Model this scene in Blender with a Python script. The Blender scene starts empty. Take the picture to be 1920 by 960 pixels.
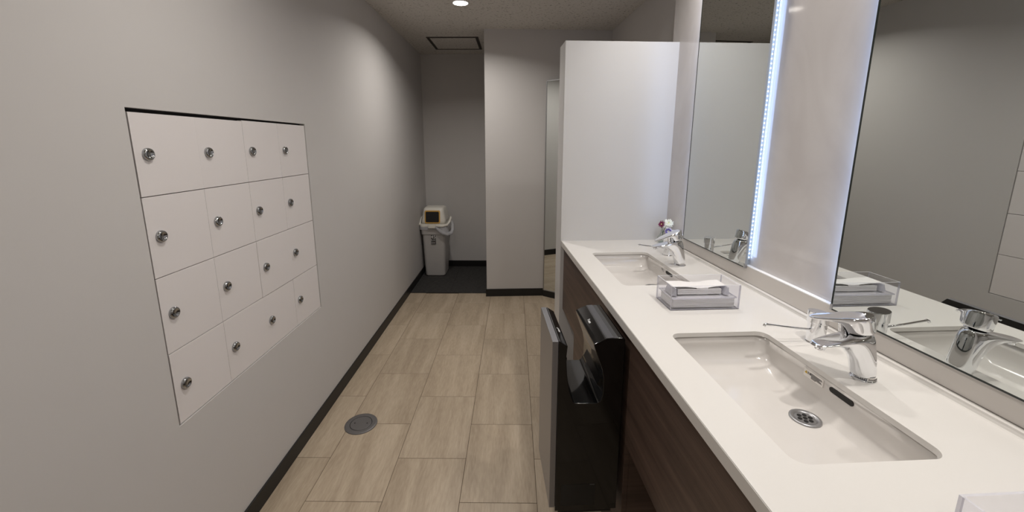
import bpy, bmesh, math, random
from mathutils import Vector, Matrix
random.seed(7)
PI = math.pi
SC = bpy.context.scene
COL = SC.collection
TH = math.radians(3.75)                       # the vanity wall stands 3.75 degrees off the locker wall
CT, ST = math.cos(TH), math.sin(TH)

def R2W(x, y, z=0.0):
    return Vector((CT * x - ST * y, ST * x + CT * y, z))

# ------------------------------------------------------------------ camera
cd = bpy.data.cameras.new('camera')
cam = bpy.data.objects.new('camera', cd)
COL.objects.link(cam)
SC.camera = cam
cd.sensor_fit = 'HORIZONTAL'
cd.sensor_width = 36.0
cd.lens = 765.0 / 1920.0 * 36.0
cd.shift_x = (960 - 955) / 1920.0
cd.shift_y = -(480 - 418) / 1920.0
cd.clip_start = 0.02
yaw, pitch = 0.010266779589, 0.1911031687
fw = Vector((-math.sin(yaw) * math.cos(pitch), math.cos(yaw) * math.cos(pitch), -math.sin(pitch)))
rt = Vector((math.cos(yaw), math.sin(yaw), 0))
up = rt.cross(fw)
cam.matrix_world = Matrix(((rt.x, up.x, -fw.x, 0), (rt.y, up.y, -fw.y, 0), (rt.z, up.z, -fw.z, 1.42), (0, 0, 0, 1)))

# ------------------------------------------------------------------ world and exposure
w = bpy.data.worlds.new('world')
SC.world = w
w.use_nodes = True
w.node_tree.nodes['Background'].inputs[0].default_value = (0.6, 0.62, 0.65, 1)
w.node_tree.nodes['Background'].inputs[1].default_value = 0.05
SC.view_settings.view_transform = 'Standard'
SC.view_settings.look = 'None'
SC.view_settings.gamma = 1.0
SC.view_settings.use_curve_mapping = False
SC.view_settings.exposure = 0.0

DOWN_W = 6.3          # watts of a corridor downlight
OVER_W = 5.2          # watts of a downlight over the counter
LED_W = 0.30           # watts of each mirror side strip
WARM = (1.0, 0.95, 0.895)

# ------------------------------------------------------------------ materials
def nt(name):
    m = bpy.data.materials.new(name)
    m.use_nodes = True
    t = m.node_tree
    return m, t, t.nodes, t.links, t.nodes['Principled BSDF']

def srgb(r, g, b):
    f = lambda c: (c / 255 / 12.92) if c / 255 <= 0.04045 else ((c / 255 + 0.055) / 1.055) ** 2.4
    return (f(r), f(g), f(b), 1)

def plain(name, col, rough=0.5, metal=0.0, noise=0.0, nscale=200.0, bump=0.0, coat=0.0, spec=0.5):
    m, t, n, l, p = nt(name)
    p.inputs['Base Color'].default_value = col
    p.inputs['Roughness'].default_value = rough
    p.inputs['Metallic'].default_value = metal
    p.inputs['Coat Weight'].default_value = coat
    p.inputs['Specular IOR Level'].default_value = spec
    if noise or bump:
        tc = n.new('ShaderNodeTexCoord')
        nz = n.new('ShaderNodeTexNoise')
        nz.inputs['Scale'].default_value = nscale
        nz.inputs['Detail'].default_value = 4
        l.new(tc.outputs['Object'], nz.inputs['Vector'])
        if noise:
            mx = n.new('ShaderNodeMix'); mx.data_type = 'RGBA'; mx.blend_type = 'MULTIPLY'
            mx.inputs['Factor'].default_value = 1
            mr = n.new('ShaderNodeMapRange')
            mr.inputs['To Min'].default_value = 1 - noise
            mr.inputs['To Max'].default_value = 1 + noise
            l.new(nz.outputs['Fac'], mr.inputs['Value'])
            l.new(mr.outputs['Result'], mx.inputs['B'])
            mx.inputs['A'].default_value = col
            l.new(mx.outputs['Result'], p.inputs['Base Color'])
        if bump:
            b = n.new('ShaderNodeBump'); b.inputs['Strength'].default_value = bump
            b.inputs['Distance'].default_value = 0.001
            l.new(nz.outputs['Fac'], b.inputs['Height'])
            l.new(b.outputs['Normal'], p.inputs['Normal'])
    return m

def emit(name, col, strength):
    m, t, n, l, p = nt(name)
    p.inputs['Base Color'].default_value = (0.25, 0.27, 0.3, 1)
    p.inputs['Emission Color'].default_value = (*col, 1)
    p.inputs['Emission Strength'].default_value = strength
    return m

def acrylic(name, tint=(0.97, 0.97, 0.985), gloss=1.0, haze=0.0):
    m = bpy.data.materials.new(name); m.use_nodes = True
    t = m.node_tree; n = t.nodes; l = t.links; n.clear()
    o = n.new('ShaderNodeOutputMaterial')
    tr = n.new('ShaderNodeBsdfTransparent'); tr.inputs[0].default_value = (*tint, 1)
    gl = n.new('ShaderNodeBsdfGlossy'); gl.inputs['Roughness'].default_value = 0.03
    fr = n.new('ShaderNodeLayerWeight'); fr.inputs[0].default_value = 0.5
    pw = n.new('ShaderNodeMath'); pw.operation = 'POWER'; pw.inputs[1].default_value = 5.0
    ma = n.new('ShaderNodeMath'); ma.operation = 'MULTIPLY_ADD'; ma.inputs[1].default_value = 0.9; ma.inputs[2].default_value = 0.035
    ml = n.new('ShaderNodeMath'); ml.operation = 'MULTIPLY'; ml.inputs[1].default_value = gloss
    mx = n.new('ShaderNodeMixShader')
    l.new(fr.outputs['Facing'], pw.inputs[0]); l.new(pw.outputs[0], ma.inputs[0]); l.new(ma.outputs[0], ml.inputs[0]); l.new(ml.outputs[0], mx.inputs[0])
    l.new(tr.outputs[0], mx.inputs[1]); l.new(gl.outputs[0], mx.inputs[2])
    last = mx
    if haze:
        df = n.new('ShaderNodeBsdfDiffuse'); df.inputs[0].default_value = (0.82, 0.82, 0.85, 1)
        m2 = n.new('ShaderNodeMixShader'); m2.inputs[0].default_value = haze
        l.new(mx.outputs[0], m2.inputs[1]); l.new(df.outputs[0], m2.inputs[2]); last = m2
    l.new(last.outputs[0], o.inputs[0])
    return m

def tile_mat():
    m, t, n, l, p = nt('travertine_floor')
    tc = n.new('ShaderNodeTexCoord'); oi = n.new('ShaderNodeObjectInfo')
    cm = n.new('ShaderNodeCombineXYZ')
    for i, k in enumerate((37.0, 53.0, 11.0)):
        q = n.new('ShaderNodeMath'); q.operation = 'MULTIPLY'; q.inputs[1].default_value = k
        l.new(oi.outputs['Random'], q.inputs[0]); l.new(q.outputs[0], cm.inputs[i])
    ad = n.new('ShaderNodeVectorMath'); ad.operation = 'ADD'
    l.new(tc.outputs['Object'], ad.inputs[0]); l.new(cm.outputs[0], ad.inputs[1])
    mp = n.new('ShaderNodeMapping'); mp.inputs['Scale'].default_value = (14, 1.3, 1)
    mp.inputs['Rotation'].default_value = (0, 0, 0.06)
    l.new(ad.outputs[0], mp.inputs[0])
    a = n.new('ShaderNodeTexNoise'); a.inputs['Scale'].default_value = 1.0; a.inputs['Detail'].default_value = 6
    a.inputs['Roughness'].default_value = 0.62; a.inputs['Distortion'].default_value = 0.5
    l.new(mp.outputs[0], a.inputs['Vector'])
    mp2 = n.new('ShaderNodeMapping'); mp2.inputs['Scale'].default_value = (160, 22, 1)
    l.new(ad.outputs[0], mp2.inputs[0])
    b = n.new('ShaderNodeTexNoise'); b.inputs['Scale'].default_value = 1.0; b.inputs['Detail'].default_value = 5
    l.new(mp2.outputs[0], b.inputs['Vector'])
    r = n.new('ShaderNodeValToRGB'); e = r.color_ramp.elements
    e[0].position = 0.30; e[0].color = srgb(148, 132, 112)
    e[1].position = 0.72; e[1].color = srgb(192, 177, 157)
    x = r.color_ramp.elements.new(0.5); x.color = srgb(172, 156, 135)
    mixv = n.new('ShaderNodeMix'); mixv.inputs['Factor'].default_value = 0.33
    l.new(a.outputs['Fac'], mixv.inputs['A']); l.new(b.outputs['Fac'], mixv.inputs['B'])
    l.new(mixv.outputs['Result'], r.inputs['Fac'])
    hv = n.new('ShaderNodeHueSaturation')
    mr = n.new('ShaderNodeMapRange'); mr.inputs['To Min'].default_value = 0.95; mr.inputs['To Max'].default_value = 1.04
    l.new(oi.outputs['Random'], mr.inputs['Value']); l.new(mr.outputs['Result'], hv.inputs['Value'])
    l.new(r.outputs['Color'], hv.inputs['Color']); l.new(hv.outputs['Color'], p.inputs['Base Color'])
    p.inputs['Roughness'].default_value = 0.42
    bp = n.new('ShaderNodeBump'); bp.inputs['Strength'].default_value = 0.15; bp.inputs['Distance'].default_value = 0.001
    l.new(b.outputs['Fac'], bp.inputs['Height']); l.new(bp.outputs['Normal'], p.inputs['Normal'])
    return m

def wood_mat():
    m, t, n, l, p = nt('walnut_laminate')
    tc = n.new('ShaderNodeTexCoord')
    mp = n.new('ShaderNodeMapping'); mp.inputs['Scale'].default_value = (1, 1.2, 28)
    l.new(tc.outputs['Object'], mp.inputs[0])
    a = n.new('ShaderNodeTexNoise'); a.inputs['Scale'].default_value = 1.0; a.inputs['Detail'].default_value = 6
    a.inputs['Distortion'].default_value = 0.8
    l.new(mp.outputs[0], a.inputs['Vector'])
    mp2 = n.new('ShaderNodeMapping'); mp2.inputs['Scale'].default_value = (1, 8, 420)
    l.new(tc.outputs['Object'], mp2.inputs[0])
    b = n.new('ShaderNodeTexNoise'); b.inputs['Scale'].default_value = 1.0; b.inputs['Detail'].default_value = 3
    l.new(mp2.outputs[0], b.inputs['Vector'])
    mixv = n.new('ShaderNodeMix'); mixv.inputs['Factor'].default_value = 0.35
    l.new(a.outputs['Fac'], mixv.inputs['A']); l.new(b.outputs['Fac'], mixv.inputs['B'])
    r = n.new('ShaderNodeValToRGB'); e = r.color_ramp.elements
    e[0].position = 0.32; e[0].color = srgb(50, 37, 32)
    e[1].position = 0.68; e[1].color = srgb(98, 79, 69)
    l.new(mixv.outputs['Result'], r.inputs['Fac']); l.new(r.outputs['Color'], p.inputs['Base Color'])
    p.inputs['Roughness'].default_value = 0.45
    return m

def ceiling_mat():
    m, t, n, l, p = nt('rockwool_ceiling')
    tc = n.new('ShaderNodeTexCoord')
    mp = n.new('ShaderNodeMapping'); mp.inputs['Scale'].default_value = (56, 100, 56)
    l.new(tc.outputs['Object'], mp.inputs[0])
    a = n.new('ShaderNodeTexNoise'); a.inputs['Scale'].default_value = 1.0; a.inputs['Detail'].default_value = 3
    l.new(mp.outputs[0], a.inputs['Vector'])
    r = n.new('ShaderNodeValToRGB'); e = r.color_ramp.elements
    e[0].position = 0.30; e[0].color = srgb(110, 104, 98)
    e[1].position = 0.40; e[1].color = srgb(206, 202, 196)
    l.new(a.outputs['Fac'], r.inputs['Fac']); l.new(r.outputs['Color'], p.inputs['Base Color'])
    p.inputs['Roughness'].default_value = 0.95
    bp = n.new('ShaderNodeBump'); bp.inputs['Strength'].default_value = 0.6; bp.inputs['Distance'].default_value = 0.002
    l.new(a.outputs['Fac'], bp.inputs['Height']); l.new(bp.outputs['Normal'], p.inputs['Normal'])
    return m

def marble_mat():
    m, t, n, l, p = nt('pale_marble_panel')
    tc = n.new('ShaderNodeTexCoord')
    mp = n.new('ShaderNodeMapping'); mp.inputs['Rotation'].default_value = (0.5, 0, 0); mp.inputs['Scale'].default_value = (1, 2.5, 1.2)
    l.new(tc.outputs['Object'], mp.inputs[0])
    a = n.new('ShaderNodeTexNoise'); a.inputs['Scale'].default_value = 1.8; a.inputs['Detail'].default_value = 8
    a.inputs['Distortion'].default_value = 1.3
    l.new(mp.outputs[0], a.inputs['Vector'])
    r = n.new('ShaderNodeValToRGB'); e = r.color_ramp.elements
    e[0].position = 0.36; e[0].color = srgb(194, 189, 187)
    e[1].position = 0.62; e[1].color = srgb(204, 200, 198)
    l.new(a.outputs['Fac'], r.inputs['Fac']); l.new(r.outputs['Color'], p.inputs['Base Color'])
    p.inputs['Roughness'].default_value = 0.07
    return m

def carpet_mat():
    m, t, n, l, p = nt('charcoal_carpet')
    tc = n.new('ShaderNodeTexCoord'); oi = n.new('ShaderNodeObjectInfo')
    mp = n.new('ShaderNodeMapping'); mp.inputs['Scale'].default_value = (30, 160, 60)
    l.new(tc.outputs['Object'], mp.inputs[0])
    a = n.new('ShaderNodeTexNoise'); a.inputs['Scale'].default_value = 1.0; a.inputs['Detail'].default_value = 5
    l.new(mp.outputs[0], a.inputs['Vector'])
    r = n.new('ShaderNodeValToRGB'); e = r.color_ramp.elements
    e[0].position = 0.3; e[0].color = srgb(28, 27, 27)
    e[1].position = 0.7; e[1].color = srgb(66, 64, 62)
    l.new(a.outputs['Fac'], r.inputs['Fac']); l.new(r.outputs['Color'], p.inputs['Base Color'])
    p.inputs['Roughness'].default_value = 1.0
    bp = n.new('ShaderNodeBump'); bp.inputs['Strength'].default_value = 0.8; bp.inputs['Distance'].default_value = 0.003
    l.new(a.outputs['Fac'], bp.inputs['Height']); l.new(bp.outputs['Normal'], p.inputs['Normal'])
    return m

M = dict(
    wall=plain('wall_paint', srgb(197, 194, 192), 0.75, noise=0.015, nscale=6, bump=0.12),
    ceil=ceiling_mat(), tile=tile_mat(), wood=wood_mat(), marble=marble_mat(), carpet=carpet_mat(),
    grout=plain('floor_joint', srgb(84, 72, 58), 0.9, noise=0.05),
    base=plain('black_baseboard', srgb(17, 16, 16), 0.45, noise=0.02, nscale=20),
    door=plain('locker_white', srgb(222, 217, 216), 0.5, noise=0.01, nscale=12),
    gap=plain('dark_gap', srgb(30, 28, 27), 0.9),
    chrome=plain('chrome', (0.86, 0.87, 0.89, 1), 0.045, 1.0),
    steel=plain('brushed_steel', (0.42, 0.42, 0.43, 1), 0.36, 1.0, noise=0.03, nscale=80),
    outlet=plain('grey_metal', srgb(116, 114, 114), 0.42, 0.65, noise=0.05, nscale=60),
    counter=plain('solid_surface', srgb(208, 205, 201), 0.38, noise=0.012, nscale=300),
    basin=plain('basin_ceramic', srgb(203, 199, 195), 0.12, noise=0.01, nscale=20),
    splash=plain('splash_board', srgb(204, 199, 194), 0.35, noise=0.01, nscale=10),
    partition=plain('partition_laminate', srgb(202, 201, 201), 0.33, noise=0.008, nscale=8),
    mirror=plain('mirror_silver', (0.70, 0.725, 0.71, 1), 0.0, 1.0),
    mirror_edge=plain('mirror_edge', srgb(34, 40, 38), 0.2),
    frosted=plain('frosted_edge', srgb(150, 154, 158), 0.4),
    channel=plain('led_channel', srgb(150, 154, 160), 0.35),
    ledge=plain('pale_trim', srgb(240, 240, 240), 0.2),
    black=plain('gloss_black', srgb(9, 9, 10), 0.10, coat=0.4),
    black2=plain('satin_black', srgb(14, 14, 15), 0.32),
    silver=plain('dryer_silver', srgb(150, 150, 154), 0.34, 0.75, noise=0.02, nscale=300),
    mark=plain('pale_print', srgb(205, 205, 205), 0.5),
    dim=plain('dim_label', srgb(30, 30, 30), 0.5),
    white=plain('white_plastic', srgb(226, 223, 214), 0.35),
    bin=plain('grey_bin_plastic', srgb(176, 173, 171), 0.4, noise=0.01),
    ochre=plain('ochre_plastic', srgb(205, 160, 78), 0.4),
    void=plain('bin_opening', srgb(16, 12, 10), 0.6),
    ink=plain('dark_ink', srgb(60, 58, 58), 0.6),
    paper=plain('paper_white', srgb(214, 212, 211), 0.8, noise=0.02, nscale=40),
    sticker=plain('sticker_white', srgb(226, 222, 218), 0.4),
    yellow=plain('warning_yellow', srgb(214, 178, 50), 0.5),
    acrylic=acrylic('clear_acrylic'),
    acr_edge=acrylic('acrylic_edge', (0.62, 0.61, 0.68), 1.0, 0.45),
    glass=acrylic('clear_glass', (0.9, 0.93, 0.92), 1.6),
    bag=acrylic('plastic_film', (0.85, 0.86, 0.88), 1.5, 0.35),
    petal_w=plain('white_petal', srgb(238, 240, 228), 0.7),
    petal_c=plain('yellow_green_centre', srgb(206, 208, 130), 0.7),
    petal_r=plain('burgundy_petal', srgb(112, 26, 72), 0.7),
    petal_p=plain('violet_petal', srgb(96, 86, 150), 0.7),
    petal_l=plain('lavender_petal', srgb(196, 190, 222), 0.7),
    stem=plain('green_stem', srgb(70, 96, 60), 0.7),
    led=emit('led_glow', (0.50, 0.70, 1.0), 0.35),
    led_dot=emit('led_point', (0.80, 0.92, 1.0), 5.0),
    diffuser=emit('side_diffuser', (0.60, 0.85, 1.0), 0.25),
    lens=emit('downlight_lens', (1.0, 0.93, 0.84), 9.0),
)

# ------------------------------------------------------------------ mesh helpers
def bm_new():
    return bmesh.new()

def box(bm, x0, x1, y0, y1, z0, z1, mi=0):
    v = [bm.verts.new((x, y, z)) for x in (x0, x1) for y in (y0, y1) for z in (z0, z1)]
    fs = [(0, 1, 3, 2), (4, 6, 7, 5), (0, 4, 5, 1), (2, 3, 7, 6), (0, 2, 6, 4), (1, 5, 7, 3)]
    out = []
    for f in fs:
        q = bm.faces.new([v[i] for i in f]); q.material_index = mi; out.append(q)
    return out

def BX(*a):
    bm = bm_new(); box(bm, *a); return bm

def prism(bm, pts, z0, z1, mi=0):
    a = [bm.verts.new((p[0], p[1], z0)) for p in pts]; b = [bm.verts.new((p[0], p[1], z1)) for p in pts]
    n = len(pts)
    bm.faces.new(a[::-1]).material_index = mi; bm.faces.new(b).material_index = mi
    for i in range(n):
        bm.faces.new((a[i], a[(i + 1) % n], b[(i + 1) % n], b[i])).material_index = mi

def prism_y(bm, pts, y0, y1, mi=0):
    a = [bm.verts.new((p[0], y0, p[1])) for p in pts]; b = [bm.verts.new((p[0], y1, p[1])) for p in pts]
    n = len(pts)
    bm.faces.new(a).material_index = mi; bm.faces.new(b[::-1]).material_index = mi
    for i in range(n):
        bm.faces.new((a[i], b[i], b[(i + 1) % n], a[(i + 1) % n])).material_index = mi

def loft(bm, rings, cap0=True, cap1=True, mi=0, closed=True):
    V = [[bm.verts.new(p) for p in r] for r in rings]
    for i in range(len(V) - 1):
        a, b = V[i], V[i + 1]; n = len(a)
        for j in range(n if closed else n - 1):
            bm.faces.new((a[j], a[(j + 1) % n], b[(j + 1) % n], b[j])).material_index = mi
    if cap0: bm.faces.new(V[0][::-1]).material_index = mi
    if cap1: bm.faces.new(V[-1]).material_index = mi
    return V

def rrect(x0, x1, y0, y1, r, z, n=6):
    out = []
    for cx, cy, a0 in ((x1 - r, y1 - r, 0), (x0 + r, y1 - r, PI / 2), (x0 + r, y0 + r, PI), (x1 - r, y0 + r, 1.5 * PI)):
        for k in range(n + 1):
            a = a0 + PI / 2 * k / n
            out.append((cx + r * math.cos(a), cy + r * math.sin(a), z))
    return out

def circ(cx, cy, z, r, n=32):
    return [(cx + r * math.cos(2 * PI * k / n), cy + r * math.sin(2 * PI * k / n), z) for k in range(n)]

def lathe(bm, cx, cy, prof, n=32, mi=0, cap0=True, cap1=True):
    return loft(bm, [circ(cx, cy, z, max(r, 1e-5), n) for r, z in prof], cap0, cap1, mi)

def tube(bm, pts, radii, n=12, mi=0):
    pts = [Vector(p) for p in pts]
    if not hasattr(radii, '__len__'): radii = [radii] * len(pts)
    rings = []
    ref = None
    for i, p in enumerate(pts):
        d = (pts[min(i + 1, len(pts) - 1)] - pts[max(i - 1, 0)]).normalized()
        if ref is None:
            ref = Vector((0, 0, 1)) if abs(d.z) < 0.9 else Vector((0, 1, 0))
        a = d.cross(ref).normalized(); b = d.cross(a).normalized()
        rings.append([tuple(p + (a * math.cos(2 * PI * k / n) + b * math.sin(2 * PI * k / n)) * radii[i]) for k in range(n)])
    loft(bm, rings, True, True, mi)

def finish(bm, name, mats, parent=None, base=(0, 0, 0), smooth=False, bevel=0.0, segs=2, sub=0):
    bmesh.ops.recalc_face_normals(bm, faces=bm.faces)
    if any(abs(c) > 0 for c in base):
        bmesh.ops.translate(bm, verts=bm.verts, vec=-Vector(base))
    me = bpy.data.meshes.new(name)
    if smooth:
        for f in bm.faces: f.smooth = True
    bm.to_mesh(me); bm.free()
    for m in (mats if isinstance(mats, (list, tuple)) else [mats]): me.materials.append(m)
    o = bpy.data.objects.new(name, me); COL.objects.link(o)
    if parent: o.parent = parent
    if bevel:
        md = o.modifiers.new('bevel', 'BEVEL'); md.width = bevel; md.segments = segs; md.limit_method = 'ANGLE'
        md.angle_limit = math.radians(40)
        if not smooth:
            for f in me.polygons: f.use_smooth = True
            wn = o.modifiers.new('wn', 'WEIGHTED_NORMAL'); wn.keep_sharp = False
    if sub:
        md = o.modifiers.new('sub', 'SUBSURF'); md.levels = sub; md.render_levels = sub
    return o

def tag(o, label, cat, group=None):
    o['label'] = label; o['category'] = cat
    if group: o['group'] = group

class Thing:
    """an Empty at the base of a thing; parts are given in the frame's absolute coordinates"""
    def __init__(s, name, label, cat, base, frame='R', group=None):
        s.base = tuple(base)
        s.o = bpy.data.objects.new(name, None); COL.objects.link(s.o)
        s.o.empty_display_size = 0.05
        if frame == 'R':
            s.o.location = R2W(*base); s.o.rotation_euler = (0, 0, TH)
        else:
            s.o.location = base
        if label: tag(s.o, label, cat, group)
    def part(s, name, bm, mats, parent=None, **k):
        o = finish(bm, name, mats, parent or s.o, s.base, **k)
        return o

def structure(name, bm, mats, frame='W', **k):
    o = finish(bm, name, mats, **k)
    o['kind'] = 'structure'
    if frame == 'R': o.rotation_euler = (0, 0, TH)
    return o

def child(name, bm, mats, parent, **k):
    return finish(bm, name, mats, parent, **k)

def copy_thing(src, name_loc, label, frame='R'):
    c = src.o.copy(); COL.objects.link(c)
    c.location = R2W(*name_loc) if frame == 'R' else name_loc
    c['label'] = label
    for ch in src.o.children:
        k = ch.copy(); COL.objects.link(k); k.parent = c
        for g in ch.children:
            q = g.copy(); COL.objects.link(q); q.parent = k
    return c

def text_mesh(txt, size, mat, name, depth=0.0003):
    """flat lettering in the XY plane, baseline at the origin, as a mesh object"""
    cu = bpy.data.curves.new(name, 'FONT'); cu.body = txt; cu.size = size; cu.extrude = depth
    cu.align_x = 'CENTER'; cu.align_y = 'CENTER'
    tmp = bpy.data.objects.new(name, cu); COL.objects.link(tmp)
    dg = bpy.context.evaluated_depsgraph_get()
    me = bpy.data.meshes.new_from_object(tmp.evaluated_get(dg))
    bpy.data.objects.remove(tmp); bpy.data.curves.remove(cu)
    me.materials.clear(); me.materials.append(mat)
    o = bpy.data.objects.new(name, me); COL.objects.link(o)
    return o

# ================================================================== SETTING
HC = 2.37
XL = -1.004
YB = 4.64
# floor with its tiles
fl = structure('floor', BX(-1.1, 1.5, -1.6, 3.752, -0.05, -0.0012), M['grout'])
TW, TL = 0.313, 0.468
tile_cache = {}
for ci in range(-3, 5):
    x0 = -0.216 + TW * ci; x1 = x0 + TW
    off = 1.40 if ci % 2 == 0 else 1.634
    cx0, cx1 = max(x0, XL), min(x1, 1.20)
    if cx1 - cx0 < 0.02: continue
    for k in range(-7, 7):
        y0 = off + TL * k; y1 = y0 + TL
        cy0, cy1 = max(y0, -1.55), min(y1, 3.750)
        if cy1 - cy0 < 0.02: continue
        w_, h_ = round(cx1 - cx0, 4), round(cy1 - cy0, 4)
        key = (w_, h_)
        if key not in tile_cache:
            bm = bm_new(); g = 0.0010
            a = rrect(g, w_ - g, g, h_ - g, 0.0008, -0.0100, 1)
            b = rrect(g, w_ - g, g, h_ - g, 0.0008, -0.0006, 1)
            c_ = rrect(g + 0.0007, w_ - g - 0.0007, g + 0.0007, h_ - g - 0.0007, 0.0006, 0.0, 1)
            loft(bm, [a, b, c_])
            t = finish(bm, 'floor_tile', M['tile'], fl)
            tile_cache[key] = t.data
        else:
            t = bpy.data.objects.new('floor_tile', tile_cache[key]); COL.objects.link(t); t.parent = fl
        t.location = (cx0, cy0, 0)

# ceiling
structure('ceiling', BX(-1.2, 1.6, -1.7, 4.8, HC, HC + 0.08), M['ceil'])

# left wall with the locker opening
LY0, LY1, LZ0, LZ1 = 1.0795, 2.004, 0.583, 1.514
bm = bm_new()
xo = XL - 0.25
for a in ((-1.7, LY0, 0, HC), (LY1, 4.8, 0, HC), (LY0, LY1, 0, LZ0), (LY0, LY1, LZ1, HC)):
    box(bm, xo, XL, a[0], a[1], a[2], a[3])
wl = structure('wall_left', bm, M['wall'])
structure('baseboard_left', BX(XL, XL + 0.008, -1.6, YB, 0, 0.072), M['base'], bevel=0.002)
structure('wall_back', BX(XL - 0.05, 0.0, YB, YB + 0.1, 0, HC), M['wall'])
structure('baseboard_back', BX(XL + 0.008, -0.251, YB - 0.008, YB, 0, 0.072), M['base'], bevel=0.002)
# projecting wall right of the nook
bm = bm_new(); prism(bm, [(-0.251, 3.672), (1.05, 3.744), (1.05, 4.78), (-0.251, 4.78)], 0, HC)
structure('wall_centre', bm, M['wall'])
bm = bm_new(); prism(bm, [(-0.251, 3.664), (0.300, 3.6945), (0.300, 3.703), (-0.251, 3.672)], 0, 0.072)
prism(bm, [(-0.259, 3.664), (-0.251, 3.664), (-0.251, YB - 0.008), (-0.259, YB - 0.008)], 0, 0.072)
structure('baseboard_centre', bm, M['base'])
structure('wall_front', BX(-1.2, 1.5, -1.7, -1.6, 0, HC), M['wall'])
# right wall (vanity side): plain paint behind the partition, pale marble panel in front
wr = structure('wall_right', BX(1.083, 1.2, 2.3, 3.85, 0, HC), M['wall'], 'R')
pw = child('wall_core', BX(1.030, 1.2, -1.75, 2.3, 0, HC), M['wall'], wr)
mp = child('marble_panel', BX(1.022, 1.030, -1.4, 2.32, 0.957, HC), M['marble'], wr)
child('splash_board', BX(1.005, 1.030, -1.4, 2.235, 0.893, 0.953), M['splash'], wr, bevel=0.001)
child('ledge_trim', BX(1.005, 1.026, -1.4, 2.235, 0.9532, 0.9565), M['ledge'], wr)

# carpet in the nook
ct = Thing('carpet', 'charcoal carpet tiles covering the recess floor under the rubbish bin', 'carpet', (-0.63, 4.2, 0), 'W')
for (x0, x1) in ((XL + 0.008, -0.62), (-0.62, -0.259)):
    for (y0, y1) in ((3.757, 4.18), (4.18, YB - 0.008)):
        o = ct.part('carpet_tile', BX(x0 + 0.001, x1 - 0.001, y0 + 0.001, y1 - 0.001, -0.03, random.uniform(0.001, 0.002)), M['carpet'])
ct.part('edge_strip', BX(XL + 0.008, -0.259, 3.751, 3.757, -0.03, 0.003), M['base'])

# access hatch in the ceiling
hx0, hx1, hy0, hy1 = -0.795, -0.322, 3.93, 4.42
hh = Thing('ceiling_hatch', 'square ceiling access hatch with dark double frame above the recess', 'hatch', ((hx0 + hx1) / 2, (hy0 + hy1) / 2, HC), 'W')
hh.part('hatch_panel', BX(hx0 + 0.028, hx1 - 0.028, hy0 + 0.028, hy1 - 0.028, HC - 0.003, HC + 0.001), M['ceil'])
bm = bm_new()
for d0, d1, z in ((0, 0.012, 0.004), (0.016, 0.028, 0.004)):
    box(bm, hx0 + d0, hx0 + d1, hy0 + d0, hy1 - d0, HC - z, HC + 0.001)
    box(bm, hx1 - d1, hx1 - d0, hy0 + d0, hy1 - d0, HC - z, HC + 0.001)
    box(bm, hx0 + d1, hx1 - d1, hy0 + d0, hy0 + d1, HC - z, HC + 0.001)
    box(bm, hx0 + d1, hx1 - d1, hy1 - d1, hy1 - d0, HC - z, HC + 0.001)
hh.part('frame', bm, plain('hatch_frame', srgb(62, 57, 52), 0.5, 0.3))
hh.part('frame_groove', BX(hx0 + 0.009, hx1 - 0.009, hy0 + 0.009, hy1 - 0.009, HC - 0.002, HC + 0.0005), M['gap'])

# downlights
def downlight(x, y, watts, label, frame='W', spread=150, cat='ceiling light'):
    t = Thing('downlight', label, cat, (x, y, HC), frame, 'round recessed downlights')
    bm = bm_new(); lathe(bm, x, y, [(0.060, HC + 0.001), (0.060, HC - 0.003), (0.054, HC - 0.005), (0.049, HC - 0.002), (0.049, HC + 0.001)])
    t.part('trim_ring', bm, M['ledge'], smooth=True)
    bm = bm_new(); lathe(bm, x, y, [(0.049, HC - 0.0021), (0.049, HC - 0.004), (0.03, HC - 0.006), (0.0001, HC - 0.007)])
    t.part('lens', bm, M['lens'], smooth=True)
    ld = bpy.data.lights.new('downlight_lamp', 'AREA'); ld.shape = 'DISK'; ld.size = 0.085
    ld.energy = watts; ld.color = WARM; ld.spread = math.radians(spread)
    lo = bpy.data.objects.new('lamp', ld); COL.objects.link(lo); lo.parent = t.o
    lo.location = (0, 0, -0.0085)
downlight(-0.366, 3.026, DOWN_W * 1.5, 'round recessed downlight glowing in the ceiling at the end of the corridor')
downlight(-0.366, 1.15, DOWN_W, 'round recessed downlight over the corridor between lockers and basins')
downlight(-0.366, -0.75, DOWN_W, 'round recessed downlight behind the viewpoint')
downlight(0.80, 0.40, OVER_W, 'round recessed downlight above the nearest part of the counter', 'R')
downlight(0.88, 0.86, OVER_W, 'round recessed downlight above the near basin', 'R')
downlight(0.86, 1.78, OVER_W, 'round recessed downlight above the far basin', 'R')

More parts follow.
